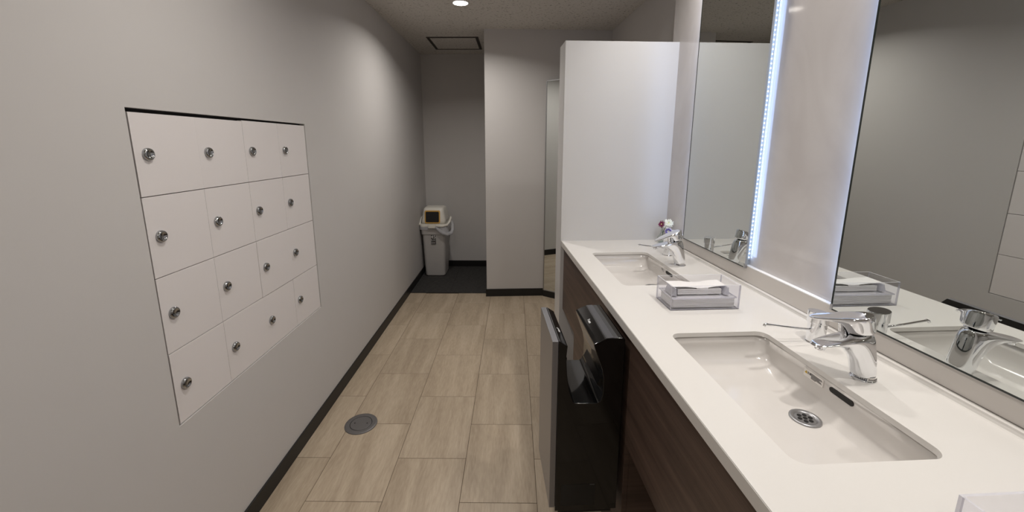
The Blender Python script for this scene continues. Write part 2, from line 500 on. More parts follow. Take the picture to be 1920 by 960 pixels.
# ================================================================== LOCKERS
lk = Thing('locker_bank', 'bank of sixteen white square locker doors set into the grey left wall', 'lockers', (XL, 1.5435, LZ0), 'W')
bm = bm_new()
box(bm, XL - 0.235, XL - 0.024, LY0 + 0.001, LY1 - 0.001, LZ0 + 0.001, LZ1 - 0.001)
lk.part('carcass', bm, M['gap'])
DY = [1.0875 + 0.2285 * k for k in range(5)]
DZ = [0.5855, 0.8135, 1.045, 1.277, 1.5075]
lock_mesh = None
for r in range(4):
    for c in range(4):
        y0, y1, z0, z1 = DY[c], DY[c + 1], DZ[r], DZ[r + 1]
        dx = random.uniform(-0.0012, 0.0008)
        gy = 0.0004
        zt = z1 - 0.0016 - (0.003 if r == 3 and c < 2 else 0)
        d = finish(BX(XL - 0.022, XL - 0.003 + dx, y0 + gy, y1 - gy, z0 + 0.0008, zt), 'door', M['door'], lk.o, lk.base, bevel=0.0006, segs=1)
        lz = (z0 + z1) / 2 - 0.0 + 0.0
        ly = y0 + 0.040
        bm = bm_new()
        rings = []
        for rad, h in ((0.0148, -0.001), (0.0150, 0.003), (0.0140, 0.0065), (0.0112, 0.0085), (0.0096, 0.0080), (0.0090, 0.0066), (0.0001, 0.0072)):
            rad *= 1.17; rings.append([(h * 1.1, rad * math.cos(2 * PI * k / 28), rad * math.sin(2 * PI * k / 28)) for k in range(28)])
        loft(bm, rings, True, True)
        if lock_mesh is None:
            lo = finish(bm, 'lock', plain('dark_chrome', (0.42, 0.43, 0.44, 1), 0.12, 1.0), d, smooth=True); lock_mesh = lo.data
            bm2 = bm_new(); box(bm2, 0.0055, 0.0078, -0.0006, 0.0006, -0.0035, 0.0035)
            bm_t = bpy.data.meshes.new('tmp'); bm2.to_mesh(bm_t); bm2.free()
            # keyway joined into the lock as a dark slot
            b3 = bm_new(); b3.from_mesh(lock_mesh); n0 = len(b3.faces); b3.from_mesh(bm_t)
            b3.faces.ensure_lookup_table()
            for i in range(n0, len(b3.faces)): b3.faces[i].material_index = 1; b3.faces[i].smooth = False
            b3.to_mesh(lock_mesh); b3.free(); lock_mesh.materials.append(M['gap'])
        else:
            bm.free()
            lo = bpy.data.objects.new('lock', lock_mesh); COL.objects.link(lo); lo.parent = d
        lo.location = (-0.003 + dx, ly - lk.base[1], lz - lk.base[2])
        lo.rotation_euler = (random.choice((0, 0, 1.57, 0.3)), 0, 0)

# ================================================================== FLOOR OUTLET
ox, oy = -0.785, 1.864
fo = Thing('floor_outlet', 'round grey metal outlet cover set in the beige floor tiles', 'floor outlet', (ox, oy, 0), 'W')
bm = bm_new(); lathe(bm, ox, oy, [(0.081, 0.0), (0.080, 0.003), (0.072, 0.0045), (0.0555, 0.0045), (0.0545, 0.001), (0.0540, 0.0)], 48)
fo.part('rim', bm, M['outlet'], smooth=False)
bm = bm_new(); lathe(bm, ox, oy, [(0.0525, 0.0), (0.0525, 0.0045), (0.051, 0.0052), (0.0001, 0.0052)], 48)
fo.part('lid', bm, M['outlet'])
bm = bm_new(); lathe(bm, ox, oy, [(0.0548, 0.0), (0.0548, 0.0012), (0.0001, 0.0012)], 48)
fo.part('groove', bm, M['gap'])
for sx in (-1, 1):
    bm = bm_new(); lathe(bm, ox + sx * 0.032, oy + sx * 0.0, [(0.0038, 0.004), (0.0038, 0.0055), (0.0001, 0.0055)], 12)
    fo.part('screw_hole', bm, M['gap'])

# ================================================================== RUBBISH BIN
bx, by = -0.853, 4.40
bn = Thing('rubbish_bin', 'grey rubbish bin with white hooded lid and plastic bag rim in the corner recess', 'rubbish bin', (bx, by, 0), 'W')
bm = bm_new()
rings = []
for z, hw, hd, r in ((0.002, 0.098, 0.125, 0.03), (0.012, 0.108, 0.135, 0.035), (0.25, 0.116, 0.145, 0.035), (0.470, 0.124, 0.153, 0.035), (0.471, 0.134, 0.160, 0.035), (0.565, 0.137, 0.163, 0.035)):
    rings.append(rrect(bx - hw, bx + hw, by - hd, by + hd, r, z))
loft(bm, rings, True, True)
bn.part('bucket', bm, M['bin'], bevel=0.003)
bm = bm_new()
hw, hd = 0.146, 0.172
loft(bm, [rrect(bx - hw, bx + hw, by - hd, by + hd, 0.04, 0.552), rrect(bx - hw - .003, bx + hw + .003, by - hd - .003, by + hd + .003, 0.042, 0.566), rrect(bx - hw, bx + hw, by - hd, by + hd, 0.04, 0.582), rrect(bx - hw + .02, bx + hw - .02, by - hd + .02, by + hd - .02, 0.03, 0.584)])
bn.part('lid_rim', bm, M['white'], smooth=False, bevel=0.003)
bm = bm_new()
rings = []
for z, hw, y0, y1, r in ((0.583, 0.132, -0.150, 0.155, 0.04), (0.62, 0.128, -0.147, 0.15, 0.04), (0.71, 0.112, -0.138, 0.12, 0.038), (0.742, 0.106, -0.132, 0.09, 0.035), (0.754, 0.095, -0.118, 0.07, 0.03), (0.758, 0.07, -0.09, 0.04, 0.02)):
    rings.append(rrect(bx - hw, bx + hw, by + y0, by + y1, r, z))
loft(bm, rings)
hood = bn.part('hood', bm, M['white'], smooth=True)
def plate_front(bm, x0, x1, z0, z1, r, yb, yt, th):
    """rounded plate facing -y leaning with the hood"""
    pts = rrect(x0, x1, z0, z1, r, 0, 4)
    f = lambda z: yb + (yt - yb) * (z - 0.60) / 0.15
    a = [(p[0], f(p[1]) , p[1]) for p in pts]; b = [(p[0], f(p[1]) - th, p[1]) for p in pts]
    loft(bm, [a, b])
bm = bm_new(); plate_front(bm, bx - 0.088, bx + 0.074, 0.592, 0.728, 0.014, by - 0.146, by - 0.130, 0.012)
bn.part('opening_frame', bm, M['ochre'], parent=hood, bevel=0.002)
bm = bm_new(); plate_front(bm, bx - 0.077, bx + 0.063, 0.604, 0.716, 0.010, by - 0.1515, by - 0.1355, 0.008)
bn.part('flap', bm, M['void'], parent=hood)
bm = bm_new(); box(bm, bx - 0.050, bx + 0.028, by - 0.192, by - 0.165, 0.545, 0.586)
bn.part('latch', bm, M['white'], bevel=0.004)
bm = bm_new(); tube(bm, [(bx + 0.03, by - 0.178, 0.566), (bx + 0.10, by - 0.180, 0.566), (bx + 0.152, by - 0.172, 0.578), (bx + 0.176, by - 0.16, 0.610), (bx + 0.184, by - 0.13, 0.648), (bx + 0.180, by - 0.10, 0.655)], [0.008, 0.010, 0.012, 0.012, 0.011, 0.010])
bn.part('handle', bm, M['white'], smooth=True)
bm = bm_new(); tube(bm, [(bx - 0.145, by - 0.15, 0.575), (bx - 0.147, by - 0.1, 0.600), (bx - 0.1485, by - 0.05, 0.632), (bx - 0.1485, by, 0.640)], [0.0085, 0.009, 0.0075, 0.0075])
bn.part('handle', bm, M['white'], smooth=True)
# bag film gathered over the rim
bm = bm_new(); rings = []
NB = 96
for k, (z, e) in enumerate(((0.572, 0.004), (0.560, 0.010), (0.545, 0.014), (0.525, 0.010))):
    ring = []
    for i in range(NB):
        a = 2 * PI * i / NB
        cx, cy = math.cos(a), math.sin(a)
        hw_, hd_ = 0.1385 + e * 0.5, 0.166 + e
        s = 1 / max(abs(cx) / hw_, abs(cy) / hd_)
        s *= 0.985 + 0.012 * math.sin(7 * a + k) + random.uniform(-0.004, 0.004)
        droop = 0
        if cx > 0.4 and cy < 0.2: droop = 0.045 * (k / 3.0) * (0.6 + 0.4 * math.sin(5 * a)); s *= 1 + 0.16 * k / 3
        if cx < -0.55: s = min(s, 0.147 / max(abs(cx), 1e-3))
        ring.append((bx + cx * s, by + cy * s, z - droop + random.uniform(-0.004, 0.004)))
    rings.append(ring)
loft(bm, rings, False, False)
bn.part('bag_edge', bm, M['bag'], smooth=True)
bm = bm_new(); rings = []
pts = [(bx + 0.02, by - 0.185, 0.566), (bx + 0.06, by - 0.193, 0.535), (bx + 0.10, by - 0.193, 0.498), (bx + 0.15, by - 0.185, 0.480), (bx + 0.195, by - 0.17, 0.495), (bx + 0.205, by - 0.15, 0.53), (bx + 0.20, by - 0.12, 0.575), (bx + 0.185, by - 0.10, 0.62)]
tube(bm, pts, [0.006, 0.013, 0.017, 0.021, 0.020, 0.018, 0.014, 0.006], 10)
for v in bm.verts: v.co += Vector((random.uniform(-.004, .004), random.uniform(-.004, .004), random.uniform(-.004, .004)))
bn.part('bag_fold', bm, M['bag'], smooth=True)
# printed label: grey block with 45
yl = by - 0.1585
bm = bm_new(); box(bm, bx - 0.026, bx + 0.022, yl - 0.0012, yl + 0.01, 0.367, 0.466)
lab = bn.part('label', bm, plain('bin_label_grey', srgb(66, 64, 64), 0.5))
o = text_mesh('45', 0.052, M['sticker'], 'lettering'); o.parent = lab; o.rotation_euler = (PI / 2, 0, 0)
o.location = (-0.002, yl - 0.0018 - by, 0.444)
o = text_mesh('L', 0.030, M['sticker'], 'lettering'); o.parent = lab; o.rotation_euler = (PI / 2, 0, 0)
o.location = (-0.017, yl - 0.0018 - by, 0.412)
bm = bm_new()
for i in range(4): box(bm, bx - 0.022 + 0.010 * i, bx - 0.016 + 0.010 * i, yl - 0.0016, yl, 0.373, 0.390 - 0.003 * (i % 2))
box(bm, bx - 0.004, bx + 0.016, yl - 0.0016, yl, 0.406, 0.416)
bn.part('print', bm, plain('pale_grey_print', srgb(160, 158, 158), 0.5), parent=lab)

# ================================================================== TALL MIRROR BESIDE THE PROJECTING WALL
tm = Thing('tall_mirror', 'tall narrow dressing mirror angled beside the partition at the corridor end', 'mirror', (0.45, 3.60, 0), 'W')
p0 = Vector((0.284, 3.690)); p1 = Vector((0.62, 3.468)); dd = (p1 - p0).normalized(); nn = Vector((dd.y, -dd.x))
if nn.y > 0: nn = -nn
def wedge(z0, z1, out0, out1, s0=0.0, s1=None):
    L = (p1 - p0).length if s1 is None else s1
    a = p0 + dd * s0; b = p0 + dd * L
    bm = bm_new(); prism(bm, [tuple(a + nn * out0), tuple(b + nn * out0), tuple(b + nn * out1), tuple(a + nn * out1)], z0, z1); return bm
bm = bm_new(); prism(bm, [tuple(p0), tuple(p1), (0.70, 3.50), (0.70, 3.715), (0.30, 3.6935)], 0, 1.957)
tm.part('cabinet_body', bm, M['wall'])
tm.part('plinth', wedge(0, 0.060, 0.0, 0.007), M['base'])
tm.part('mirror_glass', wedge(0.067, 1.951, 0.0005, 0.004, 0.007, 0.396), M['mirror'])
bm = wedge(0.060, 0.067, 0.0, 0.008); 
for a in ((1.951, 1.957, 0.0, 0.402), (0.060, 1.957, 0.0, 0.007)):
    b2 = wedge(a[0], a[1], 0.0, 0.008, a[2], a[3]); me = bpy.data.meshes.new('t'); b2.to_mesh(me); b2.free(); bm.from_mesh(me)
tm.part('frame', bm, M['steel'])

# ================================================================== PARTITION
pt = finish(BX(-0.305, 0.303, -0.0775, 0.0775, 0, 1.947), 'partition', M['partition'], bevel=0.0015)
pt.location = R2W(0.7205, 2.3125, 0); pt.rotation_euler = (0, 0, TH)
tag(pt, 'white laminate partition standing at the far end of the counter', 'partition')

# ================================================================== COUNTER, BASINS, CABINET
ZC = 0.88
CX0, CX1, CY0, CY1 = 0.4195, 1.004, -1.2, 2.235
S1 = (0.526, 0.806, 1.483, 1.971)
S2 = (0.526, 0.806, 0.580, 1.073)
cb = (0.7, 0.6, ZC)
ctr = Thing('countertop', 'long off-white solid washbasin countertop with two rectangular cut-outs', 'countertop', cb, 'R')
bm = bm_new()
def loop_edges(bm, pts):
    v = [bm.verts.new(p) for p in pts]
    return v, [bm.edges.new((v[i], v[(i + 1) % len(v)])) for i in range(len(v))]
loops_top, loops_bot = [], []
for z, store in ((ZC, loops_top), (ZC - 0.012, loops_bot)):
    E_ = []
    outs = [(CX0 + (0.0012 if z == ZC else 0), CY0, z), (CX1, CY0, z), (CX1, CY1, z), (CX0 + (0.0012 if z == ZC else 0), CY1, z)]
    v, e = loop_edges(bm, outs); store.append(v); E_ += e
    for s in (S1, S2):
        g = 0.0012 if z == ZC else 0
        v, e = loop_edges(bm, rrect(s[0] - g, s[1] + g, s[2] - g, s[3] + g, 0.028, z, 8)); store.append(v); E_ += e
    bmesh.ops.triangle_fill(bm, use_beauty=True, use_dissolve=False, edges=E_)
for a, b in zip(loops_top, loops_bot):
    n = len(a)
    for i in range(n):
        bm.faces.new((a[i], a[(i + 1) % n], b[(i + 1) % n], b[i]))
ctr.part('top_slab', bm, M['counter'])
ctr.part('front_edge', BX(CX0, CX0 + 0.016, CY0, CY1, ZC - 0.030, ZC - 0.0012), M['counter'], bevel=0.001)
bm = bm_new()
prof = [(0.9845, ZC - 0.001), (0.988, ZC + 0.0025), (0.990, ZC + 0.008), (0.9905, ZC + 0.0125), (1.005, ZC + 0.0125), (1.005, ZC - 0.001)]
prism_y(bm, prof, CY0, CY1)
ctr.part('upstand', bm, M['counter'])

def make_basin(s, label, detail):
    cx, cy = (s[0] + s[1]) / 2, (s[2] + s[3]) / 2
    b = Thing('washbasin', label, 'washbasin', (cx, cy, ZC - 0.1), 'R', 'rectangular undermount washbasins')
    x0, x1, y0, y1 = s
    bm = bm_new(); g = 0.003; rings = []
    # (z, inset front, inset back, inset ends, corner radius)
    for z, fi, bi, ei, r in ((ZC - 0.0125, -g - 0.02, -g - 0.02, -g - 0.02, 0.035), (ZC - 0.0125, -g, -g, -g, 0.030), (ZC - 0.035, -0.002, -0.002, -0.001, 0.030), (ZC - 0.055, 0.0, 0.0, 0.004, 0.032),
                             (ZC - 0.068, 0.004, 0.001, 0.014, 0.036), (ZC - 0.0745, 0.008, 0.002, 0.024, 0.038), (ZC - 0.084, 0.018, 0.012, 0.044, 0.036),
                             (ZC - 0.0925, 0.034, 0.022, 0.075, 0.030), (ZC - 0.0945, 0.045, 0.0265, 0.10, 0.026), (ZC - 0.0955, 0.065, 0.032, 0.13, 0.020)):
        rings.append(rrect(x0 + fi, x1 - bi, y0 + ei, y1 - ei, r, z, 8))
    loft(bm, rings, False, True)
    b.part('bowl', bm, M['basin'], smooth=True)
    dxc, dyc = x0 + 0.217, cy - 0.010
    zf = ZC - 0.0953
    bm = bm_new(); lathe(bm, dxc, dyc, [(0.033, zf), (0.0325, zf + 0.003), (0.030, zf + 0.004), (0.023, zf + 0.0025), (0.0215, zf - 0.001)], 40, cap1=False)
    dr = b.part('drain', bm, M['steel'], smooth=True)
    bm = bm_new(); lathe(bm, dxc, dyc, [(0.022, zf - 0.001), (0.022, zf + 0.0010), (0.0001, zf + 0.0014)], 40)
    b.part('strainer', bm, M['steel'], parent=dr)
    bm = bm_new()
    for k in range(7):
        a = k * PI / 3; rr_ = 0.0 if k == 6 else 0.0125
        lathe(bm, dxc + rr_ * math.cos(a), dyc + rr_ * math.sin(a), [(0.0048, zf), (0.0048, zf + 0.0019), (0.0001, zf + 0.0019)], 14)
    b.part('strainer_holes', bm, M['gap'], parent=dr)
    # overflow slot in the back wall
    xw = x1 + 0.0006
    def pill(ya, yb, za, zb, xa, xb, n=8):
        pts = rrect(ya, yb, za, zb, (zb - za) / 2 - 1e-4, 0, n)
        bm = bm_new(); loft(bm, [[(xa, p[0], p[1]) for p in pts], [(xb, p[0], p[1]) for p in pts]]); return bm
    yo = cy - 0.026
    b.part('overflow_slot', pill(yo - 0.032, yo + 0.032, ZC - 0.035, ZC - 0.0225, xw + 0.01, xw - 0.0007), M['void'])
    xk = xw - 0.0002
    if detail:
        st = b.part('warning_sticker', BX(xk - 0.0008, xk + 0.004, cy + 0.024, cy + 0.084, ZC - 0.040, ZC - 0.020), M['sticker'])
        bm = bm_new(); a = [(xk - 0.0012, cy + 0.0765 + p, ZC - 0.0310 + q) for p, q in ((0.0045, 0), (-0.0045, 0), (0, 0.0075))]
        bb = [(xk - 0.0005, p[1], p[2]) for p in a]; loft(bm, [a, bb])
        b.part('warning_triangle', bm, M['yellow'], parent=st)
        bm = bm_new(); box(bm, xk - 0.0014, xk - 0.0008, cy + 0.0761, cy + 0.0769, ZC - 0.0295, ZC - 0.0255)
        for i in range(6):
            z = ZC - 0.0235 - i * 0.0024; L = (0.030, 0.032, 0.024, 0.031, 0.033, 0.012)[i]
            y = cy + 0.060; k = 0
            while y > cy + 0.060 - L:
                wd = random.uniform(0.0012, 0.0028); box(bm, xk - 0.0012, xk - 0.0006, y - wd, y, z - 0.0014, z); y -= wd + 0.0006
        b.part('fine_print', bm, M['ink'], parent=st)
        o = text_mesh('注意', 0.0068, M['ink'], 'lettering', 0.0002); o.parent = st
        o.rotation_euler = (PI / 2, 0, -PI / 2); o.location = (xk - 0.0011 - cx, 0.0665, 0.0725)
    else:
        # pale grey maker mark, three short strokes
        bm = bm_new()
        for (ya, za, yb, zb) in ((0.036, -0.027, 0.050, -0.023), (0.034, -0.030, 0.052, -0.0275), (0.046, -0.034, 0.043, -0.021), (0.038, -0.034, 0.030, -0.036)):
            tube(bm, [(xk - 0.0006, cy + ya, ZC + za), (xk - 0.0006, cy + yb, ZC + zb)], 0.0010, 6)
        b.part('print_mark', bm, plain('grey_mark', srgb(150, 146, 143), 0.6))
    return b
make_basin(S2, 'near rectangular white washbasin with a warning sticker on its back wall', True)
make_basin(S1, 'far rectangular white washbasin beyond the clear acrylic box', False)

vc = Thing('vanity_cabinet', 'dark walnut apron and support panel under the white countertop', 'cabinet', (0.45, 1.5, 0), 'R')
vc.part('apron_panel', BX(0.435, 0.453, -1.2, 1.1305, 0.473, 0.843), M['wood'], bevel=0.0008)
vc.part('apron_panel', BX(0.435, 0.453, 1.132, 2.234, 0.473, 0.843), M['wood'], bevel=0.0008)
vc.part('support_panel', BX(0.4355, 0.4525, 1.131, 1.915, 0, 0.472), M['wood'], bevel=0.0008)
vc.part('side_panel', BX(0.4530, 0.979, 1.131, 1.149, 0, 0.74), M['wood'], bevel=0.0008)
vc.part('side_panel', BX(0.4530, 0.979, 1.897, 1.915, 0, 0.74), M['wood'], bevel=0.0008)
vc.part('inner_panel', BX(0.98, 1.0295, -1.2, 2.23, 0, 0.75), M['wood'])
vc.part('shadow_gap', BX(0.445, 0.470, -1.2, 2.234, 0.8435, 0.8675), M['gap'])

# ================================================================== MIRRORS
def make_mirror(y0, y1, label):
    zb, zt = 0.948, 2.20
    t = Thing('wall_mirror', label, 'mirror', (1.0, (y0 + y1) / 2, zb), 'R', 'frameless vanity mirrors with side lights')
    bm = bm_new()
    fs = box(bm, 0.9950, 1.0000, y0, y1, zb, zt)
    for f in fs: f.material_index = 1
    bm.faces.ensure_lookup_table()
    for f in bm.faces:
        if all(abs(v.co.x - 0.9950) < 1e-6 for v in f.verts): f.material_index = 0
        elif all(abs(v.co.y - y0) < 1e-6 for v in f.verts): f.material_index = 2
    t.part('mirror_glass', bm, [M['mirror'], M['mirror_edge'], M['frosted']])
    t.part('edge_band', BX(0.9945, 0.9951, y1 - 0.0050, y1 + 0.0002, zb - 0.0002, zt), M['mirror_edge'])
    t.part('edge_band', BX(0.9945, 0.9951, y0, y1, zb - 0.0002, zb + 0.0038), M['mirror_edge'])
    ov = 0.014
    t.part('backing_box', BX(1.0000, 1.0218, y0 + ov, y1 - ov, zb + 0.004, zt), M['channel'])
    for sgn, ye in ((-1, y0), (1, y1)):
        yi = ye - sgn * ov
        a, b = sorted((ye - sgn * 0.004, ye + sgn * 0.0))
        t.part('frosted_strip', BX(1.0001, 1.0030, a, b, zb, zt), M['frosted'])
        a, b = sorted((yi, yi + sgn * 0.0015))
        t.part('diffuser', BX(1.0035, 1.0125, a, b, zb + 0.006, zt), M['diffuser'])
        ls = t.part('led_strip', BX(1.0128, 1.0205, a, b, zb + 0.03, zt - 0.03), M['led'])
        bm = bm_new(); z = zb + 0.036
        ya = yi + sgn * 0.0016
        while z < zt - 0.035:
            box(bm, 1.0145, 1.0188, min(ya, ya + sgn * 0.0003), max(ya, ya + sgn * 0.0003), z, z + 0.005); z += 0.0159
        o = t.part('led_points', bm, M['led_dot'], parent=ls); o['kind'] = 'stuff'
        # the strip's light: washes the panel behind the overhanging glass
        ld = bpy.data.lights.new('strip_light', 'AREA'); ld.shape = 'RECTANGLE'; ld.size = zt - zb - 0.08; ld.size_y = 0.012
        ld.energy = LED_W * (2.6 if sgn > 0 else 1.0); ld.color = (0.42, 0.60, 1.0)
        lo = bpy.data.objects.new('strip_lamp', ld); COL.objects.link(lo); lo.parent = t.o
        nrm = Vector((0.87, -0.49, 0)) if sgn < 0 else Vector((0.60, 0.80, 0)); zax = -nrm; xax = Vector((0, 0, 1)); yax = zax.cross(xax)
        lo.matrix_local = Matrix(((xax.x, yax.x, zax.x, 1.0068 - 1.0), (xax.y, yax.y, zax.y, ye - sgn * 0.006 - (y0 + y1) / 2), (xax.z, yax.z, zax.z, (zt - zb) / 2), (0, 0, 0, 1)))
        a, b = sorted((ye - sgn * 0.006, ye + sgn * 0.0015))
        t.part('clip', BX(0.9935, 1.0035, a, b, zb - 0.0015, zb + 0.017), M['steel'], bevel=0.0008)
    return t
make_mirror(1.469, 1.975, 'far wall mirror with lit edges above the far basin, nearest the partition')
make_mirror(0.560, 1.066, 'near wall mirror with lit edges above the near basin, at the right edge')

# ================================================================== FAUCETS
FX, FY = 0.878, 0.826
def ell_ring(O, I, w, x0, y0, z0, n=28, p=2.2, dip=0.0):
    """superellipse with one axis from I to O (in the xz plane) and half width w along y"""
    O = Vector((O[0], 0, O[1])); I = Vector((I[0], 0, I[1]))
    c = (O + I) / 2; a = (O - I) / 2
    out = []
    for k in range(n):
        t = 2 * PI * k / n
        ca, sa = math.cos(t), math.sin(t)
        u = math.copysign(abs(ca) ** (2 / p), ca); v = math.copysign(abs(sa) ** (2 / p), sa)
        if dip and u > 0: u -= dip * u * (1 - min(1, abs(v) * 1.15) ** 2)
        q = c + a * u
        out.append((x0 + q.x, y0 + v * w, z0 + q.z))
    return out
fc = Thing('faucet', 'chrome single lever faucet behind the near basin', 'faucet', (FX, FY, ZC), 'R', 'chrome lever faucets')
bm = bm_new(); rings = []
for O, I, wd in (((.0245, 0), (-.0245, 0), .0245), ((.0195, .030), (-.0290, .0245), .0248), ((.0130, .063), (-.0370, .0480), .0252), ((.0075, .092), (-.0500, .0660), .0256),
                 ((.0020, .1215), (-.0680, .0785), .0262), ((-.025, .1175), (-.0830, .0845), .0262), ((-.050, .1115), (-.0960, .0872), .0260), ((-.072, .1050), (-.1080, .0885), .0252),
                 ((-.093, .0995), (-.1190, .0888), .0228), ((-.113, .0955), (-.1290, .0878), .0188), ((-.127, .0928), (-.1350, .0868), .0135), ((-.1345, .0900), (-.1375, .0868), .0065)):
    rings.append(ell_ring(O, I, wd, FX, FY, ZC, p=2.3))
loft(bm, rings)
fbody = fc.part('body', bm, M['chrome'], smooth=True, sub=1)
bm = bm_new(); lathe(bm, FX, FY, [(0.0258, ZC), (0.0258, ZC + 0.0025), (0.0248, ZC + 0.0035), (0.018, ZC + 0.004)], 40)
fc.part('base_ring', bm, M['chrome'], smooth=True)
bm = bm_new(); loft(bm, [[(x + (z - 0.08) * 0.18 - 0.0, y, ZC + z) for x, y, _ in circ(FX - 0.117, FY, 0, r, 28)] for r, z in ((0.0120, 0.092), (0.0120, 0.0835), (0.0105, 0.0815), (0.0100, 0.0775))])
fc.part('aerator', bm, M['chrome'])
# cap and lever, in a frame tilted 12 degrees towards the basin; turned about its axis for the hot/cold setting
def lever_parts(t, turn):
    F = Matrix.Translation((FX - 0.024, FY, ZC + 0.1175)) @ Matrix.Rotation(math.radians(-12), 4, 'Y') @ Matrix.Rotation(turn, 4, 'Z')
    bm = bm_new(); rings = []
    for O, I, wd, dip, p in (((.0268, .0410), (.0268, .0030), .0060, 0, 3), ((.0238, .0445), (.0238, .0002), .0130, 0, 5), ((.0120, .0435), (.0120, 0), .0240, 0.0, 7), ((.0000, .0415), (.0000, 0), .0266, 0.0, 7),
                      ((-.0120, .0392), (-.0120, 0), .0262, 0.0, 7), ((-.0190, .0378), (-.0200, .0020), .0256, 0.02, 6), ((-.0230, .0370), (-.0250, .0190), .0250, 0.05, 5), ((-.0320, .0350), (-.0340, .0225), .0242, 0.25, 4),
                      ((-.0480, .0315), (-.0500, .0215), .0226, 0.45, 3.5), ((-.0660, .0275), (-.0670, .0190), .0205, 0.5, 3), ((-.0830, .0235), (-.0840, .0160), .0165, 0.5, 3), ((-.0940, .0208), (-.0950, .0150), .0110, 0.3, 2.6), ((-.0990, .0185), (-.0990, .0160), .0040, 0, 2.2)):
        rings.append([tuple(F @ Vector(q)) for q in ell_ring(O, I, wd, 0, 0, 0, n=40, p=p, dip=dip)])
    loft(bm, rings)
    t.part('lever', bm, M['chrome'], smooth=True, sub=1)
    bm = bm_new(); loft(bm, [[tuple(F @ Vector(q)) for q in circ(-0.033, 0, z, r, 24)] for r, z in ((0.0095, -0.006), (0.0085, 0.004), (0.0085, 0.026))])
    t.part('cartridge_hub', bm, M['chrome'])
lever_parts(fc, math.radians(-55))
bm = bm_new()
rr = []
for zz in (0.006, 0.0135):
    rr.append([(FX + (0.0251 - zz * 0.15) * math.cos(a), FY + (0.0250) * math.sin(a), ZC + zz) for a in [math.radians(-118 + 5 * k) for k in range(14)]])
loft(bm, rr, False, False, closed=False)
lb = fc.part('label', bm, M['sticker'])
bm = bm_new()
for k in range(9):
    a = math.radians(-110 + 6 * k)
    p = Vector((FX + 0.0243 * math.cos(a), FY + 0.0252 * math.sin(a), ZC + 0.009))
    bmesh.ops.create_cube(bm, size=0.0016, matrix=Matrix.Translation(p) @ Matrix.Rotation(a, 4, 'Z') @ Matrix.Diagonal((0.3, 1, 1.6 if k else 2.4, 1)))
fc.part('fine_print', bm, M['ink'], parent=lb)
fc2 = copy_thing(fc, (0.871, 1.738, ZC), 'chrome single lever faucet behind the far basin, in front of the flowers')
for ch in list(fc2.children):
    if ch.name.startswith(('lever', 'cartridge_hub')): bpy.data.objects.remove(ch)
_n = Thing.__new__(Thing); _n.base = fc.base; _n.o = fc2
lever_parts(_n, 0.0)

# soap dispensers
SX, SY = 0.908, 1.005
sp = Thing('soap_dispenser', 'chrome cylinder soap spout with thin nozzle beside the near faucet', 'soap dispenser', (SX, SY, ZC), 'R', 'chrome soap spouts')
bm = bm_new(); lathe(bm, SX, SY, [(0.0245, ZC), (0.0245, ZC + 0.002), (0.0225, ZC + 0.004), (0.0225, ZC + 0.058)], 36)
sb = sp.part('body', bm, M['chrome'], smooth=False, bevel=0.001)
bm = bm_new(); loft(bm, [circ(SX, SY, ZC + 0.058, 0.0255, 36), [(x, y, ZC + 0.088 - (x - SX) * 0.12) for x, y, _ in circ(SX, SY, 0, 0.0255, 36)]])
sp.part('cap', bm, M['chrome'], bevel=0.0015)
bm = bm_new(); tube(bm, [(SX - 0.018, SY, ZC + 0.036), (SX - 0.08, SY, ZC + 0.044), (SX - 0.138, SY, ZC + 0.053), (SX - 0.146, SY, ZC + 0.0545), (SX - 0.151, SY, ZC + 0.0530), (SX - 0.154, SY, ZC + 0.0490)], [0.0034, 0.0032, 0.0031, 0.0040, 0.0042, 0.0038], 14)
sp.part('nozzle', bm, M['chrome'], smooth=True)
copy_thing(sp, (0.892, 1.909, ZC), 'chrome cylinder soap spout with thin nozzle behind the far faucet')

# ================================================================== HAND DRYER
HY0, HY1 = 1.136, 1.400
hd = Thing('hand_dryer', 'black U-shaped hand dryer with silver front mounted below the counter edge', 'hand dryer', (0.31, 1.27, 0.22), 'R')
prof = [(0.213, 0.225), (0.213, 0.832), (0.2165, 0.8325), (0.241, 0.816), (0.2375, 0.775), (0.242, 0.715), (0.250, 0.665), (0.262, 0.628), (0.270, 0.621), (0.340, 0.619),
        (0.350, 0.626), (0.3565, 0.650), (0.3565, 0.700), (0.350, 0.735), (0.323, 0.812), (0.3225, 0.820), (0.362, 0.838), (0.412, 0.838), (0.4185, 0.832), (0.4185, 0.225)]
def split_extrude(pts, y0, y1):
    bm = bm_new(); prism_y(bm, pts, y0, y1); return bm
dbody = hd.part('body', split_extrude(prof, HY0, HY1), M['black'], bevel=0.002)
hd.part('front_panel', BX(0.1935, 0.2125, HY0 - 0.001, HY1 + 0.001, 0.241, 0.833), M['silver'], bevel=0.0015)
bm = bm_new(); prism_y(bm, [(0.345, 0.665), (0.3565, 0.655), (0.3565, 0.69)], HY0 + 0.03, HY1 - 0.05)
hd.part('air_nozzle', bm, M['black2'])
bm = bm_new(); prism_y(bm, [(0.2365, 0.78), (0.244, 0.765), (0.243, 0.755), (0.237, 0.765)], HY0 + 0.02, HY1 - 0.03)
hd.part('air_nozzle', bm, M['black2'])
bm = bm_new(); prism_y(bm, [(0.3600, 0.8378), (0.3825, 0.8392), (0.3825, 0.8370), (0.3600, 0.8360)], HY0 + 0.002, HY1 - 0.002)
hd.part('top_reflection', bm, plain('painted_reflection_grey', srgb(62, 62, 66), 0.3))  # grey stripe paints a reflection onto the glossy black rear wing top
